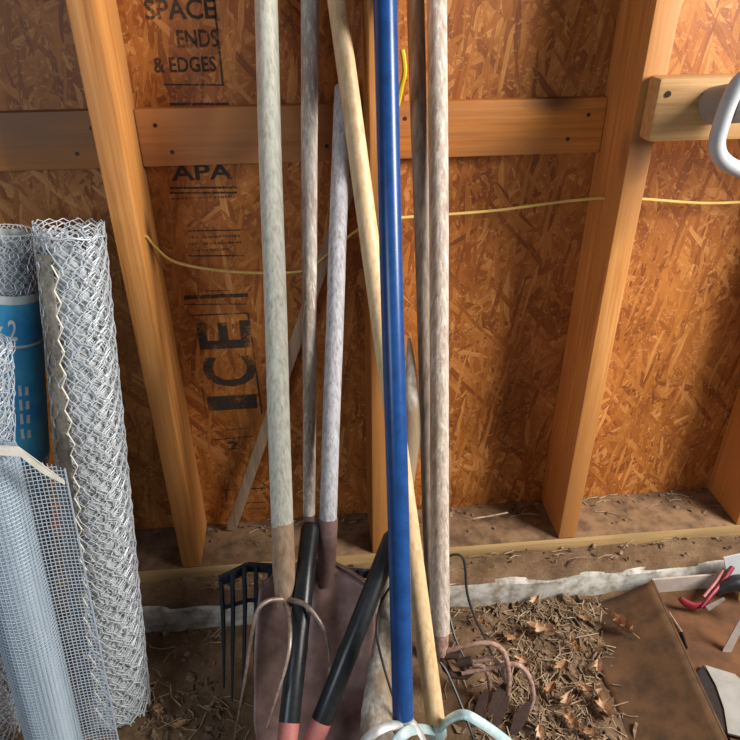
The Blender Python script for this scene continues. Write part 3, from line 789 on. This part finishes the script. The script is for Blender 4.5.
mb = MB(); a = [atz(705, 665, pz), atz(735, 674, pz), atz(748, 686, pz), atz(765, 700, pz), atz(765, 742, pz), atz(728, 733, pz), atz(724, 708, pz), atz(716, 685, pz)]
mb.prism(a, V((0, 0, -.004))); mb.build('panel', M['panel'], r)
mb = MB(); a = [atz(703, 665, pz-.004), atz(715, 685, pz-.004), atz(724, 708, pz-.004), atz(727, 732, pz-.004), atz(721, 728, pz-.004), atz(709, 704, pz-.004), atz(697, 672, pz-.004)]
mb.prism(a, V((0, 0, -.008))); mb.build('black_side', M['black'], r)
r = empty('wooden_stick', atz(676, 632, BZ), 'short pale wooden stick with a black end along the inside of the box', 'stick')
a = atz(668, 614, BZ+.011); b = atz(681, 634, BZ+.008); c = atz(686, 648, BZ+.007)
mb = MB(); mb.tube([a, b], .0075, 10, flat=(.5, 1.1)); mb.build('wood_part', M['brownwood'], r)
mb = MB(); mb.tube([b, c], [.008, .006], 10, flat=(.6, 1)); mb.build('black_end', M['black'], r)

# ------------------------------------------------------------------ litter
def gz(x, y):
    p = V((x, y, 0)); return GZ-.006+.010*noise.noise(p*6)+.006*noise.noise(p*21)+.003*noise.noise(p*60)
rg = random.Random(11)
def litter_xy():
    # denser heap right of the cultivator, thinner elsewhere
    k = rg.random()
    if k < .68: px, py = rg.gauss(545, 38), rg.uniform(598, 775)
    elif k < .80: px, py = rg.uniform(445, 640), rg.uniform(592, 625)
    elif k < .94: px, py = rg.uniform(140, 225), rg.gauss(622, 14) if rg.random() < .5 else rg.gauss(715, 22)
    else: px, py = rg.uniform(140, 640), rg.uniform(600, 760)
    p = atz(px, py, GZ); return p.x, p.y
mb = MB()
for i in range(560):
    x, y = litter_xy()
    if y > -.075 or x > .50: continue
    a = rg.uniform(0, math.pi); L = rg.uniform(.012, .055); c = V((x, y, gz(x, y)+rg.uniform(.001, .010)))
    d = V((math.cos(a), math.sin(a), rg.uniform(-.25, .25))); w = V((-d.y, d.x, 0))*rg.uniform(-.2, .2)*L
    mb.tube([c-d*L*.5, c+w, c+d*L*.5], rg.uniform(.0006, .0013), 4)
for i in range(60):   # on the curb and the sill
    x = rg.uniform(-.35, .8); y = rg.choice((rg.uniform(-.06, -.005), rg.uniform(.06, .12))); z = -.024 if y < 0 else .0018
    a = rg.gauss(0, .5); L = rg.uniform(.015, .06); d = V((math.cos(a), math.sin(a)*.5, 0)); c = V((x, y, z+.003*(y < 0)))
    mb.tube([c-d*L*.5, c+V((0, .003, .001)), c+d*L*.5], rg.uniform(.0006, .0012), 4)
mb.tube([at(470, 519, .045)*1.0, at(490, 516, .05), at(508, 512.5, .06)], .0018, 5)
o = mb.build('straw', M['straw'], smooth=False); tag(o, 'dry straw and stems scattered over the dirt and the sill', 'straw', kind='stuff')
mb = MB()
for i in range(1700):
    x, y = litter_xy()
    if y > -.072 or x > .52: continue
    s_ = rg.uniform(.0015, .0065) if rg.random() < .9 else rg.uniform(.007, .013); c = V((x, y, gz(x, y)+s_*.4))
    X = V((rg.gauss(0, 1), rg.gauss(0, 1), rg.gauss(0, .5))).normalized(); Y_ = X.cross(V((rg.gauss(0, 1), rg.gauss(0, 1), rg.gauss(0, 1)))).normalized()
    n_ = rg.choice((4, 5, 5, 6)); Nn = X.cross(Y_)
    pl_ = [c+X*(math.cos(6.283*k/n_+rg.uniform(-.4, .4))*s_*rg.uniform(.7, 1.9))+Y_*(math.sin(6.283*k/n_+rg.uniform(-.4, .4))*s_*rg.uniform(.5, 1.1))+Nn*(s_*rg.uniform(-.25, .25)) for k in range(n_)]
    mb.prism(pl_, Nn*min(.0012, s_*.3))
for i in range(260):
    x = rg.uniform(-.4, .85); y = rg.choice((rg.uniform(-.055, 0), rg.uniform(.03, .122), rg.uniform(.09, .122))); z = -.024 if y < 0 else .0012
    s_ = rg.uniform(.001, .004)
    X = V((rg.gauss(0, 1), rg.gauss(0, 1), rg.gauss(0, .5))).normalized(); Y_ = X.cross(V((rg.gauss(0, 1), rg.gauss(0, 1), rg.gauss(0, 1)))).normalized()
    mb.box((x, y, z), (s_*rg.uniform(.6, 1.6), s_, s_*.4), (X, Y_, X.cross(Y_)))
o = mb.build('leaf_litter', M['chip'], smooth=False); tag(o, 'dark crumbs of bark and leaf over the dirt', 'litter', kind='stuff')

def leaf(px, py, size, rot, m_, label, group=None, curl=1.0, z=None, seed=0):
    p = atz(px, py, GZ+.008 if z is None else z)
    mb = MB(); nu, nv = 14, 10; rl = random.Random(seed)
    for j in range(nv+1):
        t = j/nv
        for i in range(nu+1):
            s_ = -1+2*i/nu
            w = math.sin(math.pi*min(1, max(.0, t)))**.7*(.62+.22*math.sin(t*19+seed))
            x = s_*w*size*.62; y = (t-.5)*size*1.6+abs(s_)*size*.16*math.sin(t*19+seed)
            zz = curl*size*(.42*abs(s_)**1.6+.35*(t-.5)**2*2+.16*noise.noise(V((s_*2+seed, t*3, seed))))
            ca, sa = math.cos(rot), math.sin(rot)
            mb.v.append(p+V((x*ca-y*sa, x*sa+y*ca, zz)))
    for j in range(nv):
        for i in range(nu):
            a = j*(nu+1)+i; mb.f.append((a, a+1, a+nu+2, a+nu+1))
    mb.tube([p+V((.8*size*math.sin(rot), -.8*size*math.cos(rot), .3*size)), p+V((1.3*size*math.sin(rot), -1.3*size*math.cos(rot), .25*size))], .0008, 5)
    o = mb.build('dry_leaf', m_); tag(o, label, 'leaf', group); return o
leaf(621, 628, .031, .6, M['leaf'], 'curled orange brown leaf on the folded out cardboard flap', z=-.078, seed=1, curl=1.6)
leaf(541, 632, .034, 1.2, M['leafpale'], 'largest pale dry leaf in the litter, below the concrete curb', seed=2)
leaf(604, 708, .033, .1, M['leafpale'], 'pale torn leaf beside the cardboard flap at the bottom of the photo', seed=3)
leaf(534, 602, .018, 2.2, M['leafpale'], 'small pale leaf lying against the concrete curb', seed=4)
G_ = 'dry leaves in the litter'
for i, (x, y, s_, a, m_) in enumerate([(522, 662, .016, .9, 'leafpale'), (566, 702, .017, 2.4, 'leafpale'), (590, 735, .016, 1.0, 'leaf'), (575, 648, .014, .3, 'leaf'), (561, 668, .017, 1.9, 'leaf'), (598, 668, .016, 2.7, 'leafpale'), (585, 690, .014, .9, 'leaf'), (549, 690, .015, 2.2, 'leaf'), (512, 640, .014, 1.4, 'leaf'), (571, 722, .018, .4, 'leaf'), (540, 735, .016, 2.9, 'leafpale'), (480, 622, .013, .8, 'leaf'), (585, 620, .012, 1.1, 'leaf'), (160, 712, .013, .4, 'leaf'), (180, 726, .013, 2.0, 'leaf')]):
    leaf(x, y, s_*1.25, a, M[m_], 'small crumpled dry leaf lying in the litter on the dirt', G_, seed=10+i)

# ------------------------------------------------------------------ light: open doorway to the right, added cool fill at the front left
def area(name, loc, target, sx_, sy_, power, col):
    l = bpy.data.lights.new(name, 'AREA'); l.shape = 'RECTANGLE'; l.size = sx_; l.size_y = sy_; l.energy = power; l.color = col
    o = bpy.data.objects.new(name, l); COL.objects.link(o); o.location = loc
    o.rotation_euler = (V(target)-V(loc)).to_track_quat('-Z', 'Y').to_euler(); return o
area('doorway_daylight', (1.75, -.95, 1.6), (0.05, -.05, .40), .7, 1.1, 88, (1.0, .955, .90))
area('cool_fill_light', (-1.15, -1.45, 1.1), (-.4, -.15, .15), .6, .6, 7, (.80, .90, 1.0))  # added fill lamp, gives the wire rolls their bluish brightness
w = bpy.data.worlds.new('world'); scene.world = w; w.use_nodes = True
bg = w.node_tree.nodes['Background']; bg.inputs[0].default_value = (.80, .86, 1.0, 1); bg.inputs[1].default_value = .10
vs = scene.view_settings; vs.view_transform = 'Standard'; vs.look = 'None'; vs.exposure = .22; vs.gamma = 1; vs.use_curve_mapping = False
